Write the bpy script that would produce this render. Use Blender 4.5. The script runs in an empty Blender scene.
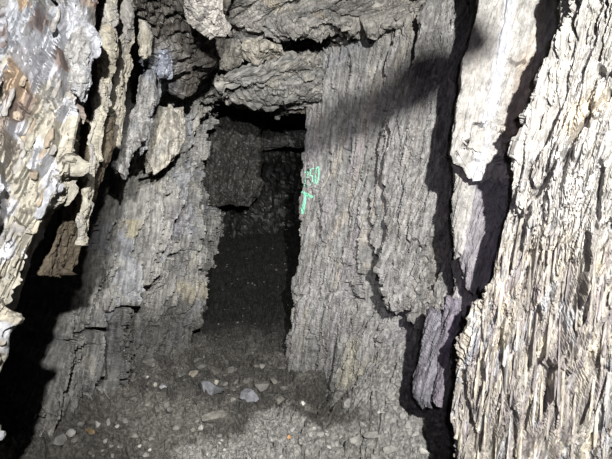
import bpy, math
import numpy as np
from mathutils import Vector
from mathutils.bvhtree import BVHTree

SC = bpy.context.scene
COL = SC.collection
Q = 1.0                                   # mesh density factor

# ------------------------------------------------------------------ camera
F = 460.0
CAMZ = 1.35
PITCH = math.radians(5.0)
FWD = np.array([0, math.cos(PITCH), -math.sin(PITCH)])
UP = np.array([0, math.sin(PITCH), math.cos(PITCH)])
RT = np.array([1.0, 0, 0])
CAM = np.array([0, 0, CAMZ])
cd = bpy.data.cameras.new('camera')
cd.sensor_width = 36.0
cd.lens = 36.0 * F / 612.0
cd.clip_start = 0.02
cam = bpy.data.objects.new('camera', cd)
COL.objects.link(cam)
cam.location = (0, 0, CAMZ)
cam.rotation_euler = (math.radians(90) - PITCH, 0, 0)
SC.camera = cam

def W(px, py, d):
    px = np.asarray(px, float); py = np.asarray(py, float); d = np.asarray(d, float)
    u = (px - 306.0) / F; v = (229.5 - py) / F
    return CAM + d[..., None] * (FWD + u[..., None] * RT + v[..., None] * UP)

def proj(p):
    r = p - CAM
    d = r @ FWD
    ds = np.where(np.abs(d) < 0.05, 0.05, d)
    return 306 + F * (r @ RT) / ds, 229.5 - F * (r @ UP) / ds, d

# ------------------------------------------------------------------ noise
def _hash(ix, iy, iz, s):
    h = (ix * 374761393 + iy * 668265263 + iz * 1274126177 + s * 144269504) & 0xffffffff
    h = ((h ^ (h >> 13)) * 1274126177) & 0xffffffff
    h = ((h ^ (h >> 16)) * 2246822519) & 0xffffffff
    return h ^ (h >> 15)

def _r01(ix, iy, iz, s):
    return (_hash(ix, iy, iz, s) & 0xffffff) / float(0xffffff)

def vnoise(x, y, z, s=0):
    """value noise with quintic fade, about -1..1"""
    x, y, z = .36 * x + .48 * y - .80 * z, -.80 * x + .60 * y + 0. * z, .48 * x + .64 * y + .60 * z      # off the lattice axes
    x, y, z = np.broadcast_arrays(x, y, z)
    fx = np.floor(x); fy = np.floor(y); fz = np.floor(z)
    ix = fx.astype(np.int64); iy = fy.astype(np.int64); iz = fz.astype(np.int64)
    x = x - fx; y = y - fy; z = z - fz
    u = x * x * x * (x * (x * 6 - 15) + 10); v = y * y * y * (y * (y * 6 - 15) + 10); w = z * z * z * (z * (z * 6 - 15) + 10)
    def c(a, b, d): return _r01(ix + a, iy + b, iz + d, s)
    x00 = c(0,0,0) * (1 - u) + c(1,0,0) * u; x10 = c(0,1,0) * (1 - u) + c(1,1,0) * u
    x01 = c(0,0,1) * (1 - u) + c(1,0,1) * u; x11 = c(0,1,1) * (1 - u) + c(1,1,1) * u
    y0 = x00 * (1 - v) + x10 * v; y1 = x01 * (1 - v) + x11 * v
    return (y0 * (1 - w) + y1 * w) * 2 - 1

def fbm(x, y, z, s=0, o=4, g=0.5):
    t = 0; a = 1.0; n = 0
    for k in range(o):
        t = t + a * vnoise(x, y, z, s + 17 * k); n += a
        x, y, z = 2.03 * (.6 * x - .64 * y + .48 * z) + 5.1, 2.03 * (.8 * x + .48 * y - .36 * z) + 1.7, 2.03 * (.6 * y + .8 * z) + 9.2; a *= g
    return t / n * 1.6

def worley(x, y, z, s=0):
    """F1, F2 and the random value of the nearest cell"""
    x, y, z = np.broadcast_arrays(x, y, z)
    fx = np.floor(x).astype(np.int64); fy = np.floor(y).astype(np.int64); fz = np.floor(z).astype(np.int64)
    f1 = np.full(x.shape, 9.0); f2 = np.full(x.shape, 9.0); cid = np.zeros(x.shape)
    for a in (-1, 0, 1):
        for b in (-1, 0, 1):
            for c in (-1, 0, 1):
                i = fx + a; j = fy + b; k = fz + c
                d = (i + _r01(i, j, k, s) - x) ** 2 + (j + _r01(i, j, k, s + 1) - y) ** 2 + (k + _r01(i, j, k, s + 2) - z) ** 2
                r = _r01(i, j, k, s + 3)
                m = d < f1
                f2 = np.where(m, f1, np.minimum(f2, d)); cid = np.where(m, r, cid); f1 = np.where(m, d, f1)
    return np.sqrt(f1), np.sqrt(f2), cid

def worley2(x, y, s=0):
    fx = np.floor(x).astype(np.int64); fy = np.floor(y).astype(np.int64); zz = np.zeros_like(fx)
    f1 = np.full(x.shape, 9.0); f2 = np.full(x.shape, 9.0); cid = np.zeros(x.shape); dx = np.zeros(x.shape); dy = np.zeros(x.shape)
    for a in (-1, 0, 1):
        for b in (-1, 0, 1):
            i = fx + a; j = fy + b
            ex = i + _r01(i, j, zz, s) - x; ey = j + _r01(i, j, zz, s + 1) - y
            d = ex * ex + ey * ey
            m = d < f1
            f2 = np.where(m, f1, np.minimum(f2, d)); cid = np.where(m, _r01(i, j, zz, s + 3), cid)
            dx = np.where(m, ex, dx); dy = np.where(m, ey, dy); f1 = np.where(m, d, f1)
    return np.sqrt(f1), np.sqrt(f2), cid, dx, dy

def sstep(a, b, x):
    t = np.clip((x - a) / (b - a), 0, 1)
    return t * t * (3 - 2 * t)

def terrace(t, e=0.12):
    f = np.floor(t); r = t - f
    return f + sstep(1 - e, 1, r)

# foliation frame: the schist beds lean to the right at the top
TL = math.radians(18)
AX_A = np.array([0.10, 0.99, 0.06]); AX_A /= np.linalg.norm(AX_A)
AX_B = np.array([math.sin(TL), 0, math.cos(TL)])
AX_N = np.cross(AX_A, AX_B); AX_N /= np.linalg.norm(AX_N)
AX_B = np.cross(AX_N, AX_A)
def fol(p): return p @ AX_A, p @ AX_B, p @ AX_N

# ------------------------------------------------------------------ pixel-traced features of the rock face
def seg_dist(px, py, pts):
    """distance to a polyline and the width factor along it"""
    best = np.full(px.shape, 1e9); wf = np.ones(px.shape)
    for i in range(len(pts) - 1):
        a = pts[i]; b = pts[i + 1]
        ax, ay = a[0], a[1]; bx, by = b[0], b[1]
        wa = a[2] if len(a) > 2 else 1.0; wb = b[2] if len(b) > 2 else 1.0
        dx, dy = bx - ax, by - ay; L = dx * dx + dy * dy + 1e-9
        t = np.clip(((px - ax) * dx + (py - ay) * dy) / L, 0, 1)
        d = np.hypot(px - ax - t * dx, py - ay - t * dy)
        m = d < best
        best = np.where(m, d, best); wf = np.where(m, wa + (wb - wa) * t, wf)
    return best, wf

def inside(px, py, poly):
    """signed distance, positive inside"""
    d, _ = seg_dist(px, py, list(poly) + [poly[0]])
    c = np.zeros(px.shape, bool)
    n = len(poly)
    for i in range(n):
        x0, y0 = poly[i][:2]; x1, y1 = poly[(i + 1) % n][:2]
        if y0 == y1: continue
        m = (y0 > py) != (y1 > py)
        c ^= m & (px < (x1 - x0) * (py - y0) / (y1 - y0) + x0)
    return np.where(c, d, -d)

class Rock:
    """what displaces one rock face"""
    def __init__(s, **k):
        s.big = 0.04; s.slab = 0.02; s.flake = 0.008; s.fib = 0.004; s.rough = 0.003; s.joint = 0.0
        s.sa = 1.0; s.seed = 1; s.cracks = []; s.slabs = []; s.jit = 2.0; s.folded = 0.0
        s.fibw = 1.0; s.k1 = 3.0; s.k2 = 3.0; s.slit = .012; s.slitw = .05; s.slita = .045; s.slitb = .35
        s.frame = (.8, -.6, .22)
        s.__dict__.update(k)
        l = math.hypot(s.frame[0], s.frame[1]); s.ax, s.ay, s.lean = s.frame[0] / l, s.frame[1] / l, s.frame[2]
    def fol(s, p):
        if s.lean < -1: return p[..., 2] - .30 * p[..., 0] + .35 * p[..., 1], p[..., 0] + .2 * p[..., 1], p[..., 1]
        return p[..., 0] * s.ax + p[..., 1] * s.ay - s.lean * p[..., 2], p[..., 2], -p[..., 0] * s.ay + p[..., 1] * s.ax
    def disp(s, p, px, py):
        a, b, n = s.fol(p)
        q = s.sa; sd = s.seed
        w = 0.10 * fbm(a / .3, b / .3, n / .3, sd + 91, 3)
        h = s.big * fbm(a / .45, b / .8, n / .45, sd, 3)
        if s.slab:
            t = fbm((a + w * .3) / (.14 * q), (b + w) / (.55 * q), n / (.22 * q), sd + 5, 3, .5)
            h = h + s.slab * terrace(t * s.k1, .06) / s.k1 * 2
        if s.flake:
            t = fbm((a + w * .1) / (.035 * q), (b + w * .5) / (.20 * q), n / (.09 * q), sd + 7, 3, .45)
            h = h + s.flake * terrace(t * s.k2, .10) / s.k2 * 2
        if s.fib:
            h = h + s.fib * fbm(a / (.010 * s.fibw), (b + w * .2) / (.11 * s.fibw), n / (.08 * s.fibw), sd + 11, 3, .6)
        if s.rough:
            h = h + s.rough * fbm(a / .018, b / .022, n / .018, sd + 13, 4, .65)
        if s.slit:
            for kk, (sc, am) in enumerate(((1.0, 1.0), (.45, .6), (.2, .35))):
                c = np.abs(vnoise((a + .02 * w) / (s.slita * sc), (b + w * .2) / (s.slitb * sc), n / (.16 * sc), sd + 41 + kk) + .35 * vnoise(a / (.02 * sc), b / (.2 * sc), n / (.12 * sc), sd + 51 + kk))
                g = sstep(.0, .35, fbm(a / (.09 * sc), b / (.25 * sc), n / (.2 * sc), sd + 61 + kk, 2))
                h = h - s.slit * am * (1 - sstep(s.slitw * .3, s.slitw, c)) * g
        if s.joint:
            f1, f2, c = worley(a / (.11 * q) + w, b / (.16 * q), n / (.11 * q), sd + 15)
            h = h - s.joint * (1 - sstep(0, .07, f2 - f1)) + s.joint * 1.3 * (c - .5)
        h = h - h.mean()
        jx = px + s.jit * fbm(px / 7., py / 7., 0 * px, sd + 31, 3); jy = py + s.jit * fbm(px / 7., py / 7., 0 * px + 9, sd + 37, 3)
        for poly, hh, e in s.slabs:
            h = h + hh * sstep(-e, e, inside(jx, jy, poly))
        for pts, wd, dp in s.cracks:
            d, wf = seg_dist(jx, jy, pts)
            h = h - dp * (1 - sstep(wd * wf * .5, wd * wf * .5 + 1.5, d)) * np.clip(wf * 1.5, 0, 1)
        return h

# ------------------------------------------------------------------ materials
def N(nt, t, **k):
    n = nt.nodes.new(t)
    for a, v in k.items(): setattr(n, a, v)
    return n

def rock_mat(name, lo=0.55, hi=1.25, streak=60.0, aniso=0.10, rough=0.8, spec=0.3, bump=0.5, bscale=1.0, rust=0.0, glint=0.0):
    """rock: tint attribute (the mineral's colour with shade painted in here and there) x streaks that run along the bedding"""
    m = bpy.data.materials.new(name); m.use_nodes = True
    nt = m.node_tree; L = nt.links
    bs = nt.nodes['Principled BSDF']
    at = N(nt, 'ShaderNodeAttribute', attribute_name='tint')
    uv = N(nt, 'ShaderNodeAttribute', attribute_name='fol')
    mp = N(nt, 'ShaderNodeMapping'); mp.inputs['Scale'].default_value = (1, aniso, 1)
    L.new(uv.outputs['Vector'], mp.inputs['Vector'])
    n1 = N(nt, 'ShaderNodeTexNoise'); n1.inputs['Scale'].default_value = streak; n1.inputs['Detail'].default_value = 6; n1.inputs['Roughness'].default_value = .65
    L.new(mp.outputs[0], n1.inputs['Vector'])
    n2 = N(nt, 'ShaderNodeTexNoise'); n2.inputs['Scale'].default_value = 30; n2.inputs['Detail'].default_value = 8; n2.inputs['Roughness'].default_value = .7
    L.new(uv.outputs['Vector'], n2.inputs['Vector'])
    mr = N(nt, 'ShaderNodeMapRange'); mr.inputs['From Min'].default_value = .36; mr.inputs['From Max'].default_value = .64
    mr.inputs['To Min'].default_value = lo; mr.inputs['To Max'].default_value = hi
    L.new(n1.outputs['Fac'], mr.inputs['Value'])
    mr2 = N(nt, 'ShaderNodeMapRange'); mr2.inputs['From Min'].default_value = .38; mr2.inputs['From Max'].default_value = .62
    mr2.inputs['To Min'].default_value = .75; mr2.inputs['To Max'].default_value = 1.2
    L.new(n2.outputs['Fac'], mr2.inputs['Value'])
    mu = N(nt, 'ShaderNodeMath', operation='MULTIPLY'); L.new(mr.outputs[0], mu.inputs[0]); L.new(mr2.outputs[0], mu.inputs[1])
    vm = N(nt, 'ShaderNodeVectorMath', operation='SCALE'); L.new(at.outputs['Color'], vm.inputs[0]); L.new(mu.outputs[0], vm.inputs['Scale'])
    out = vm.outputs[0]
    if rust:
        n3 = N(nt, 'ShaderNodeTexNoise'); n3.inputs['Scale'].default_value = 9; n3.inputs['Detail'].default_value = 7; n3.inputs['Roughness'].default_value = .75
        L.new(mp.outputs[0], n3.inputs['Vector'])
        r3 = N(nt, 'ShaderNodeMapRange'); r3.inputs['From Min'].default_value = .56; r3.inputs['From Max'].default_value = .70; r3.inputs['To Max'].default_value = rust
        L.new(n3.outputs['Fac'], r3.inputs['Value'])
        mx = N(nt, 'ShaderNodeMix', data_type='RGBA', blend_type='MULTIPLY')
        L.new(r3.outputs[0], mx.inputs[0]); L.new(out, mx.inputs[6]); mx.inputs[7].default_value = (1.0, .74, .50, 1)
        out = mx.outputs[2]
    L.new(out, bs.inputs['Base Color'])
    bs.inputs['Roughness'].default_value = rough
    bs.inputs['Specular IOR Level'].default_value = spec
    if glint:
        n4 = N(nt, 'ShaderNodeTexNoise'); n4.inputs['Scale'].default_value = 30; n4.inputs['Detail'].default_value = 3
        L.new(mp.outputs[0], n4.inputs['Vector'])
        r4 = N(nt, 'ShaderNodeMapRange'); r4.inputs['From Min'].default_value = .45; r4.inputs['From Max'].default_value = .65
        r4.inputs['To Min'].default_value = rough; r4.inputs['To Max'].default_value = glint
        L.new(n4.outputs['Fac'], r4.inputs['Value']); L.new(r4.outputs[0], bs.inputs['Roughness'])
    b1 = N(nt, 'ShaderNodeBump'); b1.inputs['Strength'].default_value = bump; b1.inputs['Distance'].default_value = .006 * bscale
    L.new(n1.outputs['Fac'], b1.inputs['Height'])
    n5 = N(nt, 'ShaderNodeTexNoise'); n5.inputs['Scale'].default_value = 190; n5.inputs['Detail'].default_value = 5; n5.inputs['Roughness'].default_value = .7
    L.new(uv.outputs['Vector'], n5.inputs['Vector'])
    b2 = N(nt, 'ShaderNodeBump'); b2.inputs['Strength'].default_value = bump; b2.inputs['Distance'].default_value = .004 * bscale
    L.new(n5.outputs['Fac'], b2.inputs['Height']); L.new(b1.outputs[0], b2.inputs['Normal'])
    L.new(b2.outputs[0], bs.inputs['Normal'])
    return m

M_right = rock_mat('grey_schist', lo=.5, hi=1.35, streak=50, aniso=.14, rust=.15, spec=.25, bump=.4)
M_left = rock_mat('damp_grey_schist', lo=.42, hi=1.4, streak=45, aniso=.14, rust=.05, spec=.5, rough=.65, glint=.32)
M_pale = rock_mat('pale_dusty_schist', lo=.72, hi=1.15, streak=55, aniso=.08, rust=.2, spec=.2, bump=.4)
M_shale = rock_mat('splintery_shale', lo=.6, hi=1.3, streak=70, aniso=.06, rust=.3, spec=.3, bump=.6)
M_clay = rock_mat('clay_coated_schist', lo=.7, hi=1.2, streak=50, aniso=.3, rust=.35, spec=.15)
M_roof = rock_mat('roof_schist', lo=.5, hi=1.4, streak=36, aniso=.25, rust=.15, spec=.35, rough=.7)
M_soil = rock_mat('gravelly_soil', lo=.6, hi=1.4, streak=60, aniso=1, rust=.1, spec=.2, rough=.9, bump=.7)
M_stone = rock_mat('broken_stone', lo=.75, hi=1.2, streak=40, aniso=.5, spec=.4, rough=.7, rust=.1)

# ------------------------------------------------------------------ mesh output
def mesh_obj(name, verts, quads, mat, tint, origin=None, parent=None, smooth=False, tris=False, folf=None):
    verts = np.asarray(verts, float)
    a, b, n = (folf or fol)(verts)
    folv = np.stack([a, b, n], 1)
    o = np.zeros(3) if origin is None else np.asarray(origin, float)
    me = bpy.data.meshes.new(name)
    k = 3 if tris else 4
    quads = np.asarray(quads, np.int32)
    me.vertices.add(len(verts)); me.vertices.foreach_set('co', (verts - o).astype(np.float32).ravel())
    me.loops.add(quads.size); me.loops.foreach_set('vertex_index', quads.ravel())
    me.polygons.add(len(quads)); me.polygons.foreach_set('loop_start', np.arange(0, quads.size, k, dtype=np.int32))
    try: me.polygons.foreach_set('loop_total', np.full(len(quads), k, np.int32))
    except Exception: pass
    me.update(calc_edges=True)
    if smooth: me.polygons.foreach_set('use_smooth', np.ones(len(quads), bool))
    else: me.polygons.foreach_set('use_smooth', np.zeros(len(quads), bool))
    at = me.attributes.new('fol', 'FLOAT_VECTOR', 'POINT'); at.data.foreach_set('vector', folv.astype(np.float32).ravel())
    t = np.asarray(tint, float)
    if t.ndim == 1: t = np.tile(t, (len(verts), 1))
    t4 = np.concatenate([t, np.ones((len(verts), 1))], 1)
    ct = me.attributes.new('tint', 'FLOAT_COLOR', 'POINT'); ct.data.foreach_set('color', t4.astype(np.float32).ravel())
    me.materials.append(mat)
    ob = bpy.data.objects.new(name, me); COL.objects.link(ob)
    ob.location = o
    if parent is not None:
        ob.parent = parent; ob.location = o - np.array(parent.location)
    return ob

def structure(o): o['kind'] = 'structure'; return o
def thing(o, label, cat, group=None):
    o['label'] = label; o['category'] = cat; o['kind'] = 'thing'
    if group: o['group'] = group
    return o

def catmull(P, counts):
    """P (R,C,3): densify along axis 0"""
    R = len(P); out = []
    for i in range(R - 1):
        p1 = P[i]; p2 = P[i + 1]
        p0 = P[i - 1] if i > 0 else 2 * p1 - p2
        p3 = P[i + 2] if i + 2 < R else 2 * p2 - p1
        m = counts[i]
        t = (np.arange(m) / m)[:, None, None]
        # tension towards linear keeps traced corners
        c = 0.5 * (2 * p1 + (p2 - p0) * t + (2 * p0 - 5 * p1 + 4 * p2 - p3) * t ** 2 + (3 * p1 - p0 - 3 * p2 + p3) * t ** 3)
        l = p1 + (p2 - p1) * t
        out.append(.55 * c + .45 * l)
    out.append(P[-1][None])
    return np.concatenate(out, 0)

def seg_counts(P, step):
    """samples for each segment of axis 0 so that a step spans about `step` pixels"""
    n = []
    P = P[..., :3]
    for i in range(len(P) - 1):
        L = 0
        a = P[i]; b = P[i + 1]
        m = .5 * (a + b); px, py, d = proj(m)
        w = np.linalg.norm(b - a, axis=-1) * F / np.maximum(np.abs(d), .5)
        vis = (px > -60) & (px < 680) & (py > -60) & (py < 520) & (d > .3)
        # also ends
        L = np.max(np.where(vis, w, w * .25))
        n.append(int(np.clip(L / step * Q, 3, 420)))
    return n

def sheet(name, P, rock, mat, tint, step=1.2, flip=False, amp=None, **kw):
    P = np.asarray(P, float)
    if amp is not None: P = np.concatenate([P, np.broadcast_to(np.array(amp, float)[None, :, None], P.shape[:2] + (1,))], -1)
    P = catmull(P, seg_counts(P, step))
    P = np.swapaxes(catmull(np.swapaxes(P, 0, 1), seg_counts(np.swapaxes(P, 0, 1), step)), 0, 1)
    A = None
    if P.shape[-1] == 4: A = P[..., 3]; P = np.ascontiguousarray(P[..., :3])
    du = np.gradient(P, axis=0); dv = np.gradient(P, axis=1)
    nn = np.cross(du, dv); nn /= np.linalg.norm(nn, axis=-1, keepdims=True) + 1e-12
    px, py, d = proj(P)
    see = (px > 0) & (px < 612) & (py > 0) & (py < 459) & (d > .3)
    flip = bool(np.sum((nn * (CAM - P)).sum(-1)[see]) < 0)
    if flip: nn = -nn
    h = rock.disp(P, px, py)
    if A is not None: h = h * A
    V = P + nn * h[..., None]
    R, C = V.shape[:2]
    idx = np.arange(R * C).reshape(R, C)
    q = np.stack([idx[:-1, :-1], idx[1:, :-1], idx[1:, 1:], idx[:-1, 1:]], -1).reshape(-1, 4)
    if flip: q = q[:, ::-1]
    T = tint(P, px, py) if callable(tint) else np.array(tint)
    if T.ndim > 1: T = T.reshape(-1, 3)
    return mesh_obj(name, V.reshape(-1, 3), q, mat, T, folf=rock.fol, **kw)

def blade(name, rows, thick, rock, mat, tint, step=1.2, jag=6.0, bulge=.25, away=(-.15, 1, 0), jagtop=None, origin='c', ends=(1, 1), jagw=.03, **kw):
    """closed slab: rows of (py, x_left, x_right, depth_left, depth_right) give its front, `thick` its depth;
       the ends are broken off in splinters `jag` pixels long"""
    rows = np.asarray(rows, float)
    H = rows[-1, 0] - rows[0, 0]
    nr = int(max(8, abs(H) / step * Q))
    wmax = np.max(rows[:, 2] - rows[:, 1])
    nf = int(max(8, wmax / step * Q)); ns = int(max(6, thick * F / np.mean(rows[:, 3]) / step / 1.6 * Q))
    yy = np.linspace(rows[0, 0], rows[-1, 0], nr)
    xl, xr, dl, dr = [np.interp(yy, rows[:, 0], rows[:, k]) for k in (1, 2, 3, 4)]
    sd = rock.seed
    xl = xl + rock.jit * fbm(yy / 14., 0 * yy, 0 * yy, sd + 61, 3); xr = xr + rock.jit * fbm(yy / 14., 0 * yy + 5, 0 * yy, sd + 62, 3)
    s = np.linspace(0, 1, nf)
    X = xl[:, None] * (1 - s) + xr[:, None] * s; D = dl[:, None] * (1 - s) + dr[:, None] * s
    Y = np.tile(yy[:, None], (1, nf))
    D = D - bulge * thick * (np.sin(np.pi * s)[None] ** .6 - .6) * np.ones_like(D)
    # splintered ends
    def ragged(k):
        t = fbm(np.arange(nf) * step / 9., np.zeros(nf), np.zeros(nf), sd + k, 3, .6)
        return terrace(t * 3, .2) / 3
    fr = (Y - rows[0, 0]) / H
    jt = jag if jagtop is None else jagtop
    Y = Y + jag * ragged(71)[None] * sstep(.45, 1, fr) + jt * ragged(72)[None] * (1 - sstep(0, .55, fr))
    # keep the trace: a shift in y also slides along the lean of the edge
    front = W(X, Y, D)
    aw = np.array(away, float); aw /= np.linalg.norm(aw)
    tk = thick * np.clip(np.minimum(fr / .06 + .35, (1 - fr) / .06 + .35), 0, 1)[..., None]
    back = front + aw * tk * (1 - .35 * np.abs(2 * s - 1)[None, :, None] ** 2)
    k = np.linspace(0, 1, ns + 2)[1:-1]
    right = front[:, -1:, :] * (1 - k)[None, :, None] + back[:, -1:, :] * k[None, :, None]
    left = back[:, :1, :] * (1 - k)[None, :, None] + front[:, :1, :] * k[None, :, None]
    bk = back[:, ::-1][:, ::3]
    P = np.concatenate([front, right, bk, left], 1)
    R, C = P.shape[:2]
    du = np.gradient(P, axis=0)
    dv = (np.roll(P, -1, 1) - np.roll(P, 1, 1))
    nn = np.cross(dv, du); nn /= np.linalg.norm(nn, axis=-1, keepdims=True) + 1e-12
    cen = P.mean(1, keepdims=True)
    if np.sum((nn * (P - cen)).sum(-1)) < 0: nn = -nn
    px, py, d = proj(P)
    h = rock.disp(P, px, py)
    V = P + nn * h[..., None]
    idx = np.arange(R * C).reshape(R, C)
    i2 = np.roll(idx, -1, 1)
    q = np.stack([idx[:-1], i2[:-1], i2[1:], idx[1:]], -1).reshape(-1, 4)
    V = V.reshape(-1, 3)
    # end caps: shrink the last loop towards its middle in rings
    extra = []; eq = []; n0 = len(V); nrings = max(3, ns // 2)
    PX = np.concatenate([P.reshape(-1, 3)])
    for e, ring in ((0, idx[0]), (1, idx[-1])):
        base = V[ring]; c = base.mean(0); prev = ring
        for r in range(1, nrings + 1):
            f = 1 - r / (nrings + .0)
            pts = c + (base - c) * max(f, .02)
            aa, bb, n_ = fol(pts)
            pts = pts + AX_B * ((.012 * fbm(aa / .04, bb / .04, n_ / .02, sd + 81, 3)) * (1 - f) * (1 if e == 0 else -1))[:, None]
            cur = np.arange(n0, n0 + C); n0 += C
            extra.append(pts)
            nx = np.roll(cur, -1); pv = np.roll(prev, -1)
            qq = np.stack([prev, cur, nx, pv], -1) if e == 0 else np.stack([prev, pv, nx, cur], -1)
            eq.append(qq); prev = cur
    V = np.concatenate([V] + extra, 0)
    q = np.concatenate([q] + eq, 0)
    nv = cen
    T = tint
    if callable(T):
        px2, py2, _ = proj(V); T = T(V, px2, py2)
    o = V.mean(0) if isinstance(origin, str) else origin
    ob = mesh_obj(name, V, q, mat, T, origin=o, folf=rock.fol, **kw)
    return ob

def mixc(T, c, m):
    return T * (1 - m[..., None]) + np.array(c) * m[..., None]

def full(shape, c):
    return np.ones(shape + (3,)) * np.array(c)

# colours of the rock; soil, gravel and passage tones include painted light and shade
GREY = (.20, .198, .192); DGREY = (.15, .145, .14); BLUEG = (.20, .215, .25); CREAM = (.27, .255, .212); PALE = (.44, .43, .405)
RUST = (.40, .22, .10); OCHRE = (.46, .36, .20); PURP = (.26, .22, .27); SHADED_SOIL = (.045, .043, .039); LIT_GRAVEL = (.17, .167, .158); PASSAGE_SHADE = (.015, .015, .014)

exec_order = []
# ================================================================== RIGHT WALL
def world(x, y, z): return np.array([x, y, z], float)
ys = [-60, 30, 105, 200, 300, 370, 440]
cols = [
    ([324, 315, 306, 299, 296.5, 290, 282], [3.45, 3.5, 3.5, 3.5, 3.48, 3.45, 3.45]),
    ([352, 346, 340, 334, 330, 326, 322], [3.12, 3.14, 3.15, 3.15, 3.12, 3.10, 3.08]),
    ([408, 402, 398, 393, 390, 388, 386], [2.72, 2.72, 2.72, 2.70, 2.67, 2.66, 2.64]),
    ([474, 466, 460, 456, 452, 450, 448], [2.50, 2.50, 2.50, 2.48, 2.42, 2.36, 2.32]),
    ([590, 580, 570, 560, 552, 548, 545], [1.98, 1.98, 1.98, 1.96, 1.94, 1.92, 1.90]),
    ([800, 790, 780, 770, 760, 755, 750], [1.45] * 7),
]
P = []
edge = W(cols[0][0], ys, cols[0][1])
lift = np.linspace(0, 0, len(ys))
inner = edge + np.array([.10, .22, 0]); deep = edge + np.array([.30, 1.2, 0]); deeper = edge + np.array([.40, 3.6, 0])
P = [deeper, deep, inner, edge] + [W(c[0], ys, c[1]) for c in cols[1:]]
P.append(P[-1] + np.array([.5, -1.6, 0]))
P = np.stack(P, 1)
rk_right = Rock(seed=3, frame=(.62, -.78, .16), big=.03, slab=.034, flake=.015, fib=.0015, rough=.003, jit=1.6, slit=.035, slita=.06, slitb=.5, joint=.004,
    slabs=[
        # low step: the lower wall stands proud of the upper right layer
        ([(300, 300), (345, 292), (362, 315), (384, 320), (400, 330), (415, 345), (420, 420), (290, 430)], .035, 3),
        ([(362, 330), (400, 333), (418, 350), (420, 420), (355, 420), (345, 380)], .05, 6),
        ([(318, 110), (345, 95), (352, 150), (345, 210), (330, 215), (322, 160)], -.014, 2),
    ],
    cracks=[
        ([(383, 112, .5), (378, 140, .8), (376, 168, 1.1), (373, 182, 1.2), (371, 200, 1), (373, 225, .9), (375, 250, 1.1), (376, 285, 1.7), (382, 302, 1.3)], 7.5, .22),
        ([(350, 128, .4), (346, 152, 1), (347, 162, .8), (345, 172, .2)], 3.1, 0.09),
        ([(352, 118, .3), (351, 130, 1.1), (349, 136, .3)], 3.8, 0.07),
        ([(372, 133, .4), (384, 135, .5), (387, 133, .3)], 2.5, 0.04),
        ([(360, 225, .3), (361, 238, 1), (361, 255, .9), (363, 275, .4), (376, 276, .2)], 3.1, 0.11),
        ([(352, 283, .5), (352, 296, .5), (366, 299, .5), (364, 285, .5)], 2.5, 0.07),
        ([(319, 200, .6), (322, 232, .8), (325, 245, .3)], 2.5, 0.07),
        ([(315, 330, .3), (314, 365, .8), (307, 398, .9)], 3.1, 0.11),
        ([(330, 262, .2), (345, 264, .4), (357, 268, .3)], 2.0, 0.03),
    ])
def t_right(p, px, py):
    T = full(px.shape, GREY)
    a, b, n = fol(p)
    g = fbm(a / .25, b / .6, n / .2, 7, 4)
    T = mixc(T, (.25, .248, .243), sstep(-.2, .5, g))
    g2 = fbm(a / .06, b / .5, n / .05, 8, 4)
    T = mixc(T, (.31, .28, .235), .45 * sstep(.25, .6, g2))
    T = mixc(T, PURP, .2 * sstep(.15, .5, fbm(a / .12, b / .5, n / .1, 9, 4)))
    T = mixc(T, (.27, .255, .225), sstep(60, 0, py) * .7)
    T = mixc(T, BLUEG, .35 * sstep(12, 0, seg_dist(px, py, [(330, 70), (365, 40)])[0]))
    T = mixc(T, (.10, .099, .095), .85 * sstep(300, 385, py + 10 * g) * sstep(420, 330, px))  # shadow over the wall base put into the colour
    T = mixc(T, (.27, .255, .20), .6 * sstep(14, 3, seg_dist(px, py, [(362, 345), (358, 385), (385, 365)])[0]))
    return T
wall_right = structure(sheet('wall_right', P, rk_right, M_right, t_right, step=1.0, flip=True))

# ================================================================== LEFT WALL
ys = [-60, 40, 125, 230, 330, 400, 500]
cols = [
    ([209, 203, 197, 198, 195, 188, 182], [3.6, 3.6, 3.55, 3.5, 3.55, 3.62, 3.65]),
    ([165, 158, 152, 150, 144, 140, 136], [3.1, 3.1, 3.08, 3.02, 3.08, 3.14, 3.16]),
    ([126, 118, 112, 108, 106, 105, 105], [2.8, 2.8, 2.76, 2.70, 2.68, 2.68, 2.68]),
    ([66, 58, 54, 52, 50, 48, 46], [2.5, 2.48, 2.45, 2.40, 2.38, 2.38, 2.38]),
    ([-30, -38, -44, -48, -52, -54, -56], [2.15, 2.15, 2.12, 2.1, 2.08, 2.08, 2.08]),
    ([-330, -330, -330, -330, -330, -330, -330], [1.5] * 7),
]
edge = W(cols[0][0], ys, cols[0][1])
P = [edge + np.array([-.3, 3.6, 0]), edge + np.array([-.25, 1.2, 0]), edge + np.array([-.10, .25, 0]), edge] + [W(c[0], ys, c[1]) for c in cols[1:]]
P.append(P[-1] + np.array([-.4, -1.6, 0]))
P = np.stack(P, 1)
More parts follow.
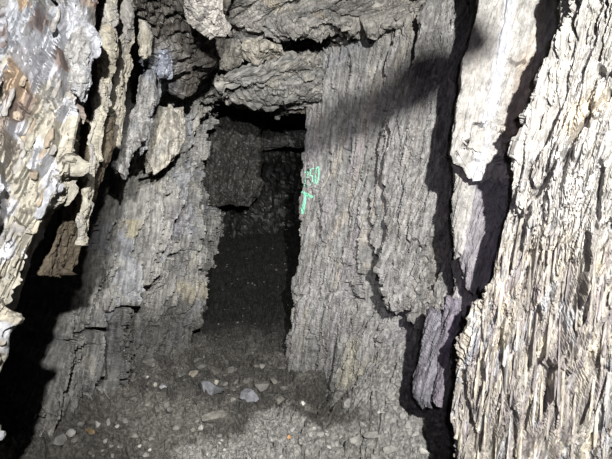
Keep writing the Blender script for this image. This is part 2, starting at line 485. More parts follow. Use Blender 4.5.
rk_left = Rock(seed=23, frame=(.41, .91, .25), big=.03, slab=.045, flake=.024, fib=.003, rough=.006, jit=2.0, joint=.008, sa=.9, slit=.04, slita=.06, k1=2.0, k2=2.4,
    slabs=[
        ([(106, 165), (100, 200), (94, 245), (78, 290), (58, 345), (44, 385), (24, 430), (4, 475), (-260, 475), (-260, 120), (60, 120)], -.75, 6),
        ([(106, 335), (122, 305), (150, 270), (205, 345), (215, 470), (106, 470)], -.10, 5),
        ([(140, 152), (172, 158), (185, 150), (196, 120), (204, 110), (150, 60), (135, 100)], .07, 2),
        ([(155, 205), (162, 200), (168, 210), (160, 220), (154, 222)], .04, 1.5),
        ([(162, 212), (175, 208), (178, 226), (166, 232)], -.04, 4),
        ([(106, 250), (150, 268), (150, 285), (118, 292)], .035, 2),
        ([(112, 294), (138, 300), (146, 310), (140, 322), (112, 324)], .03, 2),
        ([(168, 255), (182, 250), (186, 270), (178, 300), (172, 310), (166, 285)], -.035, 2),
    ],
    cracks=[
        ([(111, 178, .2), (108, 200, 1), (104, 225, .7), (98, 265, .3)], 4.9, 0.21),
        ([(50, 350, .8), (70, 340, .5), (92, 330, .6), (105, 326, 1.1), (112, 310, .6), (135, 300, .5), (150, 285, .4), (156, 272, .3)], 4.2, 0.16),
        ([(103, 318, 1.5), (108, 326, 1.2), (105, 345, .4)], 7.0, 0.21),
        ([(136, 186, .7), (146, 176, 1.2), (160, 164, 1.1), (172, 154, .7)], 7.0, 0.26),
        ([(107, 420, 1), (112, 400, .9), (124, 368, .8), (140, 345, .5)], 5.6, 0.21),
        ([(168, 262, .4), (174, 256, .8), (184, 255, .6)], 4.2, 0.10),
        ([(74, 352, 1), (78, 348, .5), (92, 346, .3)], 4.2, 0.10),
        ([(26, 425, 1), (36, 418, .9), (45, 410, .4)], 4.2, 0.13),
    ])
def t_left(p, px, py):
    a, b, n = fol(p)
    T = full(px.shape, (.225, .221, .208))
    g = fbm(a / .2, b / .4, n / .2, 27, 4)
    T = mixc(T, (.145, .143, .138), sstep(-.1, .5, g))
    T = mixc(T, BLUEG, .45 * sstep(.2, .5, fbm(a / .10, b / .4, n / .1, 28, 4)))
    T = mixc(T, (.28, .27, .235), .5 * sstep(.35, .6, fbm(a / .08, b / .25, n / .1, 29, 4)))
    T = mixc(T, (.17, .165, .185), .8 * sstep(16, 6, seg_dist(px, py, [(168, 215), (172, 228)])[0]))  # shadow beside the small bump painted as a purple-grey patch
    T = mixc(T, (.30, .27, .18), .7 * sstep(4, 1, seg_dist(px, py, [(130, 222), (129, 236)])[0]))
    T = mixc(T, (.30, .275, .21), .7 * sstep(10, 3, seg_dist(px, py, [(185, 288), (190, 296), (203, 285)])[0]))
    T = mixc(T, SHADED_SOIL, .85 * sstep(280, 330, py + 8 * g) * sstep(104, 118, px))  # shade at the foot of the far block painted in
    return T
wall_left = structure(sheet('wall_left', P, rk_left, M_left, t_left, step=1.0))

# ================================================================== CEILING (rock roof that steps down to the passage mouth)
xs = [60, 150, 205, 235, 262, 290, 316, 345, 390, 470, 640]
def zrow(py, d, wave=0): return W(xs, [py + wave * math.sin(i * 1.7) for i in range(len(xs))], [d] * len(xs))
lint = W(xs, [90, 92, 94, 96, 97, 97, 96, 92, 86, 76, 66], [3.30] * 11)
P = [W(xs, [-60] * 11, [2.35] * 11) + np.array([0, -2.4, .25]), W(xs, [-60] * 11, [2.35] * 11), W(xs, [-5] * 11, [2.62] * 11), W(xs, [22] * 11, [2.72] * 11),
     W(xs, [30] * 11, [2.98] * 11), W(xs, [60] * 11, [3.1] * 11), lint, lint + np.array([0, .25, .03]), lint + np.array([0, .9, .10]), lint + np.array([0, 3.6, .12])]
P = np.stack(P, 0)
rk_roof = Rock(seed=43, frame=(1, .5, -1.4), big=.04, slab=.040, flake=.018, fib=.002, rough=.006, jit=1.5, joint=.006, sa=.8, slit=.02,
    slabs=[([(250, 52), (262, 42), (285, 34), (322, 37), (334, 45), (350, 50), (366, 48), (362, 62), (345, 74), (318, 80), (280, 80), (240, 80), (240, 62)], -.34, 3)],
    cracks=[([(215, 30, 1), (245, 38, 1), (262, 40, 1.2)], 9, .10), ([(330, 12, .4), (362, 22, .7), (372, 30, .6)], 3, .04), ([(310, 22, .5), (345, 25, .8)], 2.5, .03)])
def t_roof(p, px, py):
    a, b, n = fol(p)
    T = full(px.shape, (.215, .208, .192))
    T = mixc(T, (.15, .147, .14), sstep(-.2, .4, fbm(p[..., 0] / .2, p[..., 1] / .2, p[..., 2] / .08, 47, 4)))
    T = mixc(T, (.32, .28, .21), .5 * sstep(.3, .6, fbm(p[..., 0] / .15, p[..., 1] / .2, p[..., 2] / .05, 48, 4)))
    T = mixc(T, PASSAGE_SHADE, sstep(3.5, 4.2, p[..., 1]))  # darkness of the deep passage put into the roof colour
    return T
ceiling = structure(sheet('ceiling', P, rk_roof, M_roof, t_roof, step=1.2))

# ================================================================== FLOOR
def floor_base(x, y):
    z = .86 * sstep(3.75, 6.3, y) ** 1.0
    z = z + .10 * sstep(4.2, 3.4, y) * 0
    # talus at the foot of the right wall
    q = W(np.array([400.]), np.array([352.]), np.array([2.62]))[0]
    r = np.hypot((x - q[0]) / .46, (y - q[1]) / .55)
    z = z + .46 * np.clip(1 - r, 0, 1) ** 1.15
    # low foreground heap, its crest shaped to shade the floor behind
    yr = 2.52 - .12 * x + .05 * np.sin(x * 5)
    z = z + .07 * sstep(yr + .16, yr - .12, y)
    z = z + .06 * sstep(-.95, -1.35, x) * sstep(3.2, 2.6, y)
    # spoil heaped along both walls
    z = z + .10 * sstep(-.55, -1.0, x) * sstep(2.8, 3.4, y) * sstep(4.2, 3.6, y)
    return z
def floor_h(x, y, fine=True):
    z = floor_base(x, y) + .035 * fbm(x / .35, y / .35, 0 * x, 101, 3)
    wx = x + .015 * vnoise(x / .05, y / .05, 0 * x, 3); wy = y + .015 * vnoise(x / .05, y / .05, 0 * x + 4, 5)
    for sc, am, s, pr in ((.17, .06, 1, .4), (.085, .05, 5, .5), (.045, .032, 11, .65), (.022, .016, 17, .7)):
        f1, f2, c, dx, dy = worley2(wx / sc, wy / sc, 200 + s)
        up = (c < pr) * (0.35 + .65 * ((c * 7.13) % 1))
        tilt = ((c * 31.7) % 1 - .5) * dx + ((c * 57.3) % 1 - .5) * dy
        z = z + am * up * (sstep(0, .16, f2 - f1) * .8 + .9 * tilt)
    z = z + .004 * fbm(x / .02, y / .02, 0 * x, 111, 3)
    return z
nx = int(760 * Q); 
yv = np.concatenate([np.linspace(-.6, 1.95, 30)[:-1], np.linspace(1.95, 4.2, int(620 * Q))[:-1], np.linspace(4.2, 7.2, int(160 * Q))])
xv = np.concatenate([np.linspace(-2.4, -1.55, 20)[:-1], np.linspace(-1.55, 1.15, nx)[:-1], np.linspace(1.15, 2.2, 20)])
X, Y = np.meshgrid(xv, yv)
Z = floor_h(X, Y)
V = np.stack([X, Y, Z], -1)
px, py, _ = proj(V)
T = full(X.shape, SHADED_SOIL)  # dark base tone holds the shadow across the middle floor
g = fbm(X / .12, Y / .12, 0 * X, 131, 4)
T = mixc(T, (.075, .072, .065), sstep(-.1, .5, g))
yr = 2.56 - .12 * X + .05 * np.sin(X * 5)
T = mixc(T, LIT_GRAVEL, sstep(-5, 5, inside(px + 8 * g, py + 6 * g, [(130, 480), (205, 443), (235, 434), (262, 416), (285, 406), (303, 416), (318, 427), (340, 430), (375, 427), (395, 412), (428, 398), (500, 430), (500, 480)])))  # lit foreground painted paler, edged along the shadow boundary
T = mixc(T, (.085, .081, .073), sstep(2.75, 2.6, Y + .1 * g) * sstep(-.35, -.75, X + .2 * g))
qd = W(np.array([405.]), np.array([352.]), np.array([2.60]))[0]
T = mixc(T, (.18, .177, .17), sstep(1.05, .8, np.hypot((X - qd[0] - .05) / .44, (Y - qd[1]) / .52) + .15 * g))
T = mixc(T, PASSAGE_SHADE, sstep(3.6, 4.3, Y))  # light falling off up the passage, painted into the floor
idx = np.arange(X.size).reshape(X.shape)
q = np.stack([idx[:-1, :-1], idx[:-1, 1:], idx[1:, 1:], idx[1:, :-1]], -1).reshape(-1, 4)
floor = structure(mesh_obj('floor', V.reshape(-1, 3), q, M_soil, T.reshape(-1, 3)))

# ================================================================== END OF THE PASSAGE
rk_end = Rock(seed=63, big=.06, slab=.04, flake=.02, fib=0, rough=.008, joint=.01, sa=1.5)
P = np.stack([np.stack([world(x, y, z) for x, y in ((-1.4, 5.9), (-.9, 5.8), (-.4, 5.7), (0, 6.4), (.4, 6.3), (.9, 5.8))], 0) for z in (2.6, 2.1, 1.7, 1.2, .6)], 0)
wall_end = structure(sheet('wall_back', P, rk_end, M_left, np.array((.016, .016, .015)), step=2.0))  # near-black tint stands for the unlit end of the passage

# ================================================================== LEFT FOREGROUND BUTTRESS
ys = [-80, 0, 50, 100, 150, 185, 215, 240, 275, 310, 355, 400, 480]
ex = [112, 97, 86, 76, 68, 61, 47, 34, 21, 7, -4, -26, -62]
ed = [1.42, 1.42, 1.40, 1.38, 1.36, 1.34, 1.32, 1.30, 1.28, 1.26, 1.24, 1.22, 1.20]
edge = W(ex, ys, ed)
c1 = W([e * .62 - 10 for e in ex], ys, [d - .02 for d in ed])
c2 = W([e * .3 - 25 for e in ex], ys, [d - .05 for d in ed])
c3 = W([-80 + 0 * e for e in ex], ys, [d - .20 for d in ed])
c4 = W([-330 + 0 * e for e in ex], ys, [.85 for d in ed])
u1 = edge + np.array([-.05, .07, .0]); u2 = edge + np.array([-.10, .22, 0]); u3 = edge + np.array([-.30, .34, 0]); u4 = edge + np.array([-.7, .28, 0])
P = np.stack([u4, u3, u2, u1, edge, c1, c2, c3, c4], 1)
ys_b, ex_b = ys, ex
rk_b = Rock(seed=71, frame=(.9, .4, .35), big=.02, slab=.045, flake=.016, fib=.0015, rough=.0035, jit=2.5, joint=.005, sa=.75, slit=.03, slita=.04, slitb=.4, k1=1.4, k2=2.0,
    slabs=[
        ([(10, 130), (30, 118), (52, 95), (70, 108), (88, 120), (83, 150), (70, 180), (52, 200), (30, 215), (0, 230), (0, 160)], -.02, 2),
        ([(-5, 165), (12, 150), (18, 135), (32, 138), (28, 150), (14, 160), (8, 185), (-5, 195)], .03, 1.5),
        ([(34, 205), (55, 178), (64, 186), (58, 196), (40, 215), (24, 228), (18, 222)], -.045, 2),
        ([(18, 60), (30, 46), (50, 58), (42, 72), (28, 82), (14, 78)], -.03, 2.5),
        ([(50, 10), (66, 10), (74, 20), (62, 32), (56, 26)], -.05, 2),
    ],
    cracks=[([(52, 5, .8), (58, 25, 1.4), (66, 20, 1.2), (74, 6, .8)], 5, .05), ([(8, 82, 1), (22, 84, .6), (34, 72, .6), (42, 50, 1)], 3, .04),
            ([(0, 178, 1), (10, 165, .8), (20, 150, .6)], 3, .03), ([(60, 178, 1), (68, 160, .6), (76, 140, .4)], 3, .03), ([(45, 95, .6), (56, 110, 1), (62, 118, .5), (76, 96, .3)], 3, .03),
            ([(0, 90, .6), (30, 112, .8), (44, 84, .6)], 2.5, .02)])
def t_butt(p, px, py):
    a, b, n = fol(p)
    T = full(px.shape, CREAM)
    g = fbm(p[..., 0] / .12, p[..., 1] / .12, p[..., 2] / .15, 75, 4)
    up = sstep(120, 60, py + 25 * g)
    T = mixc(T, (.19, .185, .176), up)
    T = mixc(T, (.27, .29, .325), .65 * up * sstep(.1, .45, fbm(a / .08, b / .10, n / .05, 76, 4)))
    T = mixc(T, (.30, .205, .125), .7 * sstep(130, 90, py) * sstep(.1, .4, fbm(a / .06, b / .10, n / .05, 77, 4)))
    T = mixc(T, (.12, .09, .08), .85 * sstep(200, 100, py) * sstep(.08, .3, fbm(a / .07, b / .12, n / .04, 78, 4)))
    T = mixc(T, (.34, .35, .38), .8 * sstep(.15, .45, fbm(a / .05, b / .16, n / .05, 79, 4)))
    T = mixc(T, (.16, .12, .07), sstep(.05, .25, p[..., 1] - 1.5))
    return T
left_b = sheet('rock_pillar', P, rk_b, M_clay, t_butt, step=1.0, amp=[.3, .3, .3, .45, .75, 1, 1, 1, 1], origin=W(-60., 300., 1.2))
thing(left_b, 'cream and rust stained rock buttress in the left foreground, overhanging a dark hollow', 'rock')

# dark slab under the buttress
blade_specs = []
rk_s = Rock(seed=81, big=.015, slab=.012, flake=.008, fib=.003, rough=.003, jit=1.5)
def cr(c, k=.5, c2=(.2, .21, .24), s=0):
    def f(p, px, py):
        a, b, n = fol(p)
        return mixc(full(px.shape, c), c2, k * sstep(0, .5, fbm(a / .06, b / .2, n / .05, 301 + s, 4)))
    return f
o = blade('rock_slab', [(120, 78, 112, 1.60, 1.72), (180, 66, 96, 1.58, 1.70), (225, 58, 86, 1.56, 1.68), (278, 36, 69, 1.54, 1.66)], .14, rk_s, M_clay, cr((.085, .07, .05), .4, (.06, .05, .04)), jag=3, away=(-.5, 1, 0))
thing(o, 'brown shaded slab hanging under the left foreground buttress, above the dark hollow', 'rock slab')

SH = [
 # rows, thickness, tint, label, seed
 ([(-40, 112, 124, 1.62, 1.66), (20, 104, 114, 1.60, 1.64), (80, 96, 106, 1.58, 1.62), (120, 90, 100, 1.56, 1.60), (200, 82, 92, 1.55, 1.58), (245, 78, 84, 1.55, 1.58)], .05, cr((.30, .282, .23), .4), 'long thin cream rock splinter along the right edge of the left buttress', 82),
 ([(-40, 126, 140, 1.80, 1.85), (30, 118, 128, 1.78, 1.83), (70, 110, 126, 1.78, 1.82), (110, 102, 114, 1.76, 1.8), (118, 103, 108, 1.76, 1.8)], .06, cr((.31, .29, .24), .4), 'smooth beige rock splinter with broken lower tip, second shard right of the left buttress', 83),
 ([(-40, 140, 152, 1.95, 2.0), (10, 140, 148, 1.95, 2.0), (50, 140, 150, 1.95, 2.0), (62, 141, 148, 1.95, 2.0)], .05, cr((.31, .295, .25), .4), 'short pale shard beside the dark overhang at upper left', 84),
 ([(60, 122, 130, 1.84, 1.88), (100, 114, 124, 1.84, 1.88), (140, 106, 120, 1.82, 1.86), (150, 104, 112, 1.82, 1.86)], .05, cr((.30, .28, .23), .4), 'beige shard leaning behind the long thin splinter at left', 85),
 ([(70, 142, 154, 2.15, 2.2), (100, 134, 152, 2.12, 2.18), (130, 127, 146, 2.10, 2.16), (150, 120, 134, 2.08, 2.12), (176, 112, 124, 2.06, 2.1)], .08, cr((.19, .187, .18), .6, (.19, .205, .235)), 'blue-grey leaning shard with blunt foot, right of the beige splinters', 86),
 ([(60, 150, 160, 2.3, 2.34), (100, 143, 155, 2.28, 2.32), (132, 136, 150, 2.26, 2.3), (146, 137, 149, 2.26, 2.3)], .08, cr((.20, .205, .215), .7, (.20, .225, .27)), 'small blue-grey block wedged between the leaning shard and the left wall', 87),
 ([(-40, 30, 60, 1.30, 1.34), (0, 60, 76, 1.33, 1.36), (40, 64, 100, 1.33, 1.36), (70, 70, 88, 1.32, 1.35), (96, 76, 86, 1.32, 1.35)], .05, cr((.20, .197, .19), .6, (.25, .265, .30)), 'grey-blue slab plastered on the top of the left buttress', 88),
 ([(110, 158, 182, 2.62, 2.72), (140, 152, 184, 2.60, 2.72), (158, 148, 178, 2.58, 2.70), (170, 147, 158, 2.58, 2.66)], .14, cr((.25, .235, .20), .5, (.19, .19, .19)), 'squat grey slab above the slanting black crack in the left wall', 89),
]
for i, (rows, th, tn, lb, sd) in enumerate(SH):
    rk = Rock(seed=sd, big=.008, slab=.010, flake=.007, fib=.002, rough=.003, jit=2.2, sa=.7)
    o = blade('rock_slab', rows, th, rk, M_clay if i < 4 else M_left, tn, step=1.0, jag=9, away=(-.35, 1, 0))
    thing(o, lb, 'rock shard')

# dark overhanging rock, upper left, with its lit tip
rk_o = Rock(seed=91, big=.03, slab=.03, flake=.014, fib=.0, rough=.006, jit=2.5, joint=.006)
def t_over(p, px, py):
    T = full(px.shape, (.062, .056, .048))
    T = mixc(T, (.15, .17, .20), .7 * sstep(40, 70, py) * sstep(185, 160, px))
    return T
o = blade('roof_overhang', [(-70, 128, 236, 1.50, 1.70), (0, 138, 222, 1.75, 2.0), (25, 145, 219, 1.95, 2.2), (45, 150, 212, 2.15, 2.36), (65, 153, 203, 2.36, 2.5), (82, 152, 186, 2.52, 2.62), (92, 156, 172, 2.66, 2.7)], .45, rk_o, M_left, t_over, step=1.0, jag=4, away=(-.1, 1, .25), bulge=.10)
tip = blade('broken_tip', [(-60, 168, 226, 1.60, 1.66), (0, 186, 221, 1.74, 1.80), (16, 190, 221, 1.82, 1.86), (26, 204, 221, 1.88, 1.90), (34, 213, 220, 1.92, 1.94)], .14, Rock(seed=92, big=.012, slab=.014, flake=.010, fib=.0, rough=.004, jit=1.6, joint=.004), M_roof, cr((.20, .19, .175), .5, (.16, .157, .15)), step=1.0, jag=4, away=(-.1, 1, .25), bulge=.2)
tip.parent = o; tip.location = tip.location - o.location; tip['label'] = 'pale broken tip against the roof'
tip = blade('hanging_flake', [(52, 158, 168, 2.02, 2.06), (62, 160, 172, 2.08, 2.12), (74, 160, 171, 2.14, 2.18), (80, 161, 167, 2.2, 2.22)], .04, Rock(seed=93, big=.006, slab=.008, flake=.006, fib=.0, rough=.002, jit=1.2), M_left, cr((.24, .26, .31), .5, (.15, .16, .18)), step=1.0, jag=3, away=(-.1, 1, .2))
tip.parent = o; tip.location = tip.location - o.location; tip['label'] = 'blue-grey hanging flake'
thing(o, 'dark overhanging rock at upper left with a pale broken tip against the roof', 'rock')

# wedge-shaped block under the roof, above the passage mouth
def t_block(p, px, py):
    T = full(px.shape, (.165, .163, .155))
    return mixc(T, (.25, .237, .205), .5 * sstep(.1, .5, fbm(p[..., 0] / .12, p[..., 1] / .2, p[..., 2] / .05, 348, 4)))
rk_k = Rock(seed=95, frame=(1, .5, -1.2), big=.025, slab=.030, flake=.016, fib=.002, rough=.005, jit=1.5, joint=.006, sa=.8, slit=.02,
            cracks=[([(212, 80, .5), (240, 64, .8), (262, 66, .6), (290, 78, .5), (310, 74, .6)], 3, .04), ([(225, 96, .5), (258, 88, .7), (300, 92, .5)], 2.5, .03)])
o = blade('roof_block', [(57, 292, 316, 3.05, 3.02), (63, 280, 320, 3.02, 2.98), (71, 244, 318, 2.98, 3.0), (78, 212, 314, 2.98, 3.05), (83, 207, 312, 3.02, 3.10), (91, 212, 311, 3.12, 3.2), (97, 232, 309, 3.25, 3.3), (101, 250, 306, 3.4, 3.4)], .30, rk_k, M_roof, t_block, step=1.0, jag=3, away=(0, 1, .2), bulge=.15)
thing(o, 'grey folded rock block hanging over the passage mouth', 'rock')
o = blade('roof_block', [(42, 246, 270, 2.85, 2.82), (45, 240, 282, 2.82, 2.80), (49, 242, 284, 2.82, 2.82), (53, 252, 278, 2.86, 2.86), (55, 256, 270, 2.9, 2.9)], .16, Rock(seed=97, big=.015, slab=.02, flake=.012, fib=0, rough=.005, jit=2, joint=.008), M_roof, cr((.25, .235, .20), .5, (.2, .19, .17)), step=1.0, jag=3, away=(0, 1, .1))
thing(o, 'brown rounded stone jutting between the roof and the folded block', 'rock')
o = blade('roof_block', [(40, 206, 236, 2.95, 2.92), (52, 210, 240, 2.95, 2.92), (62, 212, 236, 2.98, 2.95), (68, 214, 226, 3.0, 3.0)], .2, Rock(seed=98, big=.015, slab=.02, flake=.012, fib=0, rough=.005, jit=2, joint=.008), M_roof, cr((.2, .19, .17), .5, (.14, .14, .14)), step=1.0, jag=3, away=(0, 1, .1))
thing(o, 'small layered grey stone in the roof beside the dark overhang', 'rock')

# boulder hanging in the passage
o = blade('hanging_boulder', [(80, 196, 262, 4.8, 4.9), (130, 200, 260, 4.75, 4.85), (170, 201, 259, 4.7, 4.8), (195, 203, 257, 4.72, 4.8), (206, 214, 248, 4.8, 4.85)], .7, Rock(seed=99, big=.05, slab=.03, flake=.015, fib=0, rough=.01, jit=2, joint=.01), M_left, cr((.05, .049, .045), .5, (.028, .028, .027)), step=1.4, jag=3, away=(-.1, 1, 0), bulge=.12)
thing(o, 'dark boulder hanging inside the passage behind its left edge', 'boulder')
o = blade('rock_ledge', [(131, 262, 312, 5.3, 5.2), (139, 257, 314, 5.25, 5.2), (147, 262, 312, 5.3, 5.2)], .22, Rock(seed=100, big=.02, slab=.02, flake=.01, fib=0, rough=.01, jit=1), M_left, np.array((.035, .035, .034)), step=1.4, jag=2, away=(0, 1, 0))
thing(o, 'faint rock ledge deep in the dark passage, right of the hanging boulder', 'rock ledge')

# ================================================================== RIGHT SIDE SLABS
# thick layer with the undercut foot on the right wall
def t_layer(p, px, py):
    a, b, n = fol(p)
    T = full(px.shape, (.235, .232, .228))
    T = mixc(T, (.18, .178, .172), sstep(-.1, .5, fbm(a / .15, b / .5, n / .1, 351, 4)))
    return mixc(T, (.30, .28, .25), .4 * sstep(.25, .55, fbm(a / .05, b / .4, n / .05, 352, 4)))
rk_l = Rock(seed=111, frame=(.62, -.78, .18), big=.012, slab=.020, flake=.013, fib=.0015, rough=.0025, jit=1.6, sa=.8, slit=.03, slita=.06, slitb=.5,
    slabs=[([(396, 235), (412, 250), (420, 243), (432, 256), (440, 240), (452, 260), (450, 300), (400, 300)], -.012, 1.2)],
    cracks=[([(404, 236, .5), (410, 244, 1.2), (416, 240, .8), (421, 250, 1.2), (428, 246, .6), (434, 243, 1)], 2.5, .03),
            ([(433, 240, .7), (436, 262, 1.2), (431, 285, 1)], 5, .05), ([(422, 258, .4), (431, 262, .8)], 3, .03), ([(397, 215, .8), (396, 245, .7), (392, 280, .9)], 2, .03),
            ([(408, 272, .3), (420, 285, .6), (424, 278, .4)], 1.6, .015), ([(400, 130, .3), (402, 170, .6), (398, 200, .3)], 1.5, .012)])
o = blade('rock_slab', [(-30, 436, 490, 2.50, 2.38), (40, 418, 480, 2.52, 2.36), (90, 402, 472, 2.54, 2.34), (125, 387, 468, 2.58, 2.34), (160, 384, 462, 2.58, 2.32), (200, 382, 458, 2.56, 2.30), (240, 384, 457, 2.52, 2.28), (282, 383, 452, 2.48, 2.26), (294, 387, 450, 2.44, 2.25), (305, 390, 448, 2.42, 2.24), (309, 411, 447, 2.36, 2.24), (327, 417, 444, 2.34, 2.22)], .15, rk_l, M_right, t_layer, step=.9, jag=6, away=(.45, 1, 0), bulge=.05)
thing(o, 'broad grey rock layer on the right wall, undercut at its stepped foot', 'rock slab')

# pale slab, upper right
def t_pale(p, px, py):
    a, b, n = fol(p)
    T = full(px.shape, (.30, .293, .278))
    T = mixc(T, (.38, .39, .42), .9 * sstep(9, 2, seg_dist(px, py, [(516, -60), (508, 20), (497, 80), (482, 150), (462, 260)])[0]))
    T = mixc(T, (.26, .20, .15), .6 * sstep(16, 2, seg_dist(px, py, [(528, 60), (518, 105), (508, 140)])[0]))
    T = mixc(T, (.38, .345, .29), .5 * sstep(0, .5, fbm(a / .05, b / .5, n / .05, 361, 4)) * sstep(495, 520, px))
    return T
rk_p = Rock(seed=121, frame=(.9, -.4, .25), big=.006, slab=.005, flake=.004, fib=.0022, rough=.0010, jit=.9, sa=.8, slit=.006, slita=.02,
    slabs=[([(440, -80), (512, -80), (496, 60), (482, 130), (470, 165), (440, 165)], .012, 3), ([(470, 160), (486, 120), (508, 128), (500, 165)], .014, 2)],
    cracks=[([(508, 60, .5), (516, 66, 1), (524, 62, .6)], 3, .03), ([(476, 126, 1), (486, 128, 1.3), (488, 124, .5)], 5, .04), ([(464, 146, 1), (474, 141, 1), (476, 138, .4)], 4, .04),
            ([(500, 136, 1.2), (506, 141, 1.2), (518, 138, .6)], 5, .05), ([(494, 160, 1), (506, 162, 1), (512, 156, .5)], 5, .05), ([(513, 122, .4), (522, 116, 1), (528, 112, .6)], 3, .03)])
o = blade('rock_slab', [(-70, 484, 600, 1.880, 1.84), (0, 480, 590, 1.880, 1.84), (50, 471, 578, 1.870, 1.84), (60, 465, 574, 1.870, 1.84), (100, 459, 560, 1.860, 1.82), (150, 451, 540, 1.840, 1.80), (166, 464, 530, 1.830, 1.78), (176, 468, 524, 1.830, 1.78)], .16, rk_p, M_pale, t_pale, step=.9, jag=8, away=(.35, 1, 0), bulge=.05)
sm = blade('white_seam', [(-60, 510, 518, 1.855, 1.850), (20, 504, 512, 1.855, 1.850), (80, 493, 501, 1.850, 1.845), (130, 483, 490, 1.845, 1.840), (158, 477, 483, 1.835, 1.830)], .03, Rock(seed=126, big=.003, slab=.003, flake=.003, fib=.0015, rough=.0008, jit=1.0, slit=.004), M_pale, cr((.40, .41, .44), .4, (.34, .35, .38)), step=.9, jag=5, away=(.1, 1, 0))
sm.parent = o; sm.location = sm.location - o.location; sm['label'] = 'white seam'
for rows in ([(128, 472, 486, 1.820, 1.820), (144, 468, 484, 1.810, 1.810), (152, 467, 482, 1.810, 1.810)], [(120, 488, 506, 1.830, 1.840), (136, 484, 502, 1.820, 1.830), (146, 484, 498, 1.820, 1.830)], [(138, 500, 520, 1.840, 1.860), (156, 494, 515, 1.830, 1.850), (164, 494, 510, 1.830, 1.850)]):
    sm = blade('broken_step', rows, .05, Rock(seed=127 + int(rows[0][1]), big=.004, slab=.006, flake=.004, fib=.002, rough=.001, jit=1.0, slit=.004), M_pale, cr((.30, .293, .278), .4, (.26, .25, .235)), step=.9, jag=4, away=(.2, 1, 0))
    sm.parent = o; sm.location = sm.location - o.location
thing(o, 'large pale slab with a white seam at upper right, its lower end broken in steps', 'rock slab')
for rows, th, c, lb, sd in (
    ([(146, 478, 538, 1.90, 1.80), (168, 470, 534, 1.90, 1.80), (195, 466, 530, 1.90, 1.80), (225, 462, 520, 1.90, 1.80), (262, 460, 504, 1.90, 1.80), (290, 464, 490, 1.92, 1.84)], .14, (.215, .205, .22), 'lilac-grey column of rock below the broken end of the pale slab', 131),
    ([(166, 456, 480, 1.93, 1.90), (200, 452, 474, 1.93, 1.90), (232, 452, 470, 1.93, 1.90), (256, 454, 466, 1.93, 1.90)], .1, (.30, .293, .28), 'narrow white flake left of the lilac-grey column', 132),
    ([(262, 452, 468, 2.10, 2.06), (285, 454, 476, 2.08, 2.02), (305, 450, 474, 2.08, 2.02), (318, 452, 468, 2.08, 2.04)], .1, (.27, .26, .26), 'small rounded grey block at the foot of the lilac-grey column', 133),
    ([(316, 428, 446, 2.040, 1.960), (340, 424, 444, 2.000, 1.920), (370, 418, 440, 1.980, 1.900), (395, 415, 434, 1.960, 1.890), (410, 422, 432, 1.960, 1.890)], .10, (.14, .135, .155), 'purple-grey upright slab at the foot of the right wall, beside the splintered shale', 134),  # tint darkened for the shadow that lies on this slab
    ([(300, 446, 458, 1.940, 1.880), (345, 440, 452, 1.920, 1.860), (385, 434, 446, 1.900, 1.840), (408, 432, 440, 1.900, 1.840)], .08, (.17, .155, .185), 'dark narrow slab squeezed between the purple-grey slab and the shale', 135),
):
    rk = Rock(seed=sd, big=.006, slab=.008, flake=.005, fib=.002, rough=.0015, jit=1.2, sa=.7, slit=.008)
    o = blade('rock_slab', rows, th, rk, M_right if sd > 132 else M_pale, cr(c, .5, tuple(.8 * v for v in c), sd), step=.9, jag=6, away=(.35, 1, 0))
    thing(o, lb, 'rock slab')

# right foreground: splintered shale
ys = [-80, 0, 60, 120, 165, 215, 250, 300, 340, 380, 420, 459, 540]
ex = [596, 571, 551, 531, 516, 503, 497, 484, 469, 455, 449, 462, 466]
ed = [1.50, 1.50, 1.49, 1.48, 1.47, 1.50, 1.52, 1.56, 1.60, 1.64, 1.66, 1.64, 1.62]
edge = W(ex, ys, ed)
c1 = W([e + (612 - e) * .35 for e in ex], ys, [d - .06 for d in ed])
c2 = W([e + (640 - e) * .8 for e in ex], ys, [d - .14 for d in ed])
c3 = W([700 for e in ex], ys, [d - .28 for d in ed])
c4 = W([1000 for e in ex], ys, [.85 for d in ed])
u1 = edge + np.array([.05, .06, 0]); u2 = edge + np.array([.10, .12, 0]); u3 = edge + np.array([.25, .13, 0]); u4 = edge + np.array([.45, .0, 0])
P = np.stack([u4, u3, u2, u1, edge, c1, c2, c3, c4], 1)
ys_sh, ex_sh = ys, ex
rk_sh = Rock(seed=141, frame=(.77, -.63, .14), big=.018, slab=.030, flake=.017, fib=.008, rough=.002, jit=2.0, sa=.62, fibw=1.0, k1=3.5, k2=3.5, slit=.03, slita=.03, slitb=.3,
    slabs=[([(590, 300), (598, 240), (604, 232), (630, 220), (640, 330), (604, 340), (590, 320)], -.03, 2)],
    cracks=[([(556, 165, .5), (545, 180, 1), (530, 205, 1), (524, 225, 1), (520, 250, .8)], 3, .05), ([(612, 88, 1), (596, 108, 1), (580, 130, .8), (572, 142, 1), (562, 158, .5)], 3.5, .05),
            ([(530, 165, 1), (528, 178, .8), (534, 188, 1)], 3, .04), ([(578, 40, .4), (574, 20, 1), (580, 5, .6)], 3, .04), ([(590, 14, 1), (597, 14, .8), (594, 36, .5)], 2.5, .03),
            ([(607, 0, .7), (604, 30, .9), (598, 58, .6)], 2.5, .03), ([(600, 66, 1.3), (602, 74, 1.2), (612, 70, .8)], 5, .05), ([(602, 160, .8), (600, 195, 1.4), (597, 228, 1)], 4, .05),
            ([(570, 330, .4), (576, 300, 1), (584, 262, 1.2), (588, 235, .8)], 5, .06), ([(545, 255, 1), (544, 272, .8)], 4, .05), ([(502, 330, .5), (500, 355, 1), (505, 380, .6)], 3, .05),
            ([(510, 392, 1), (514, 430, 1), (516, 470, .6)], 3, .05), ([(462, 372, .8), (468, 410, 1), (478, 452, 1)], 4, .06)])
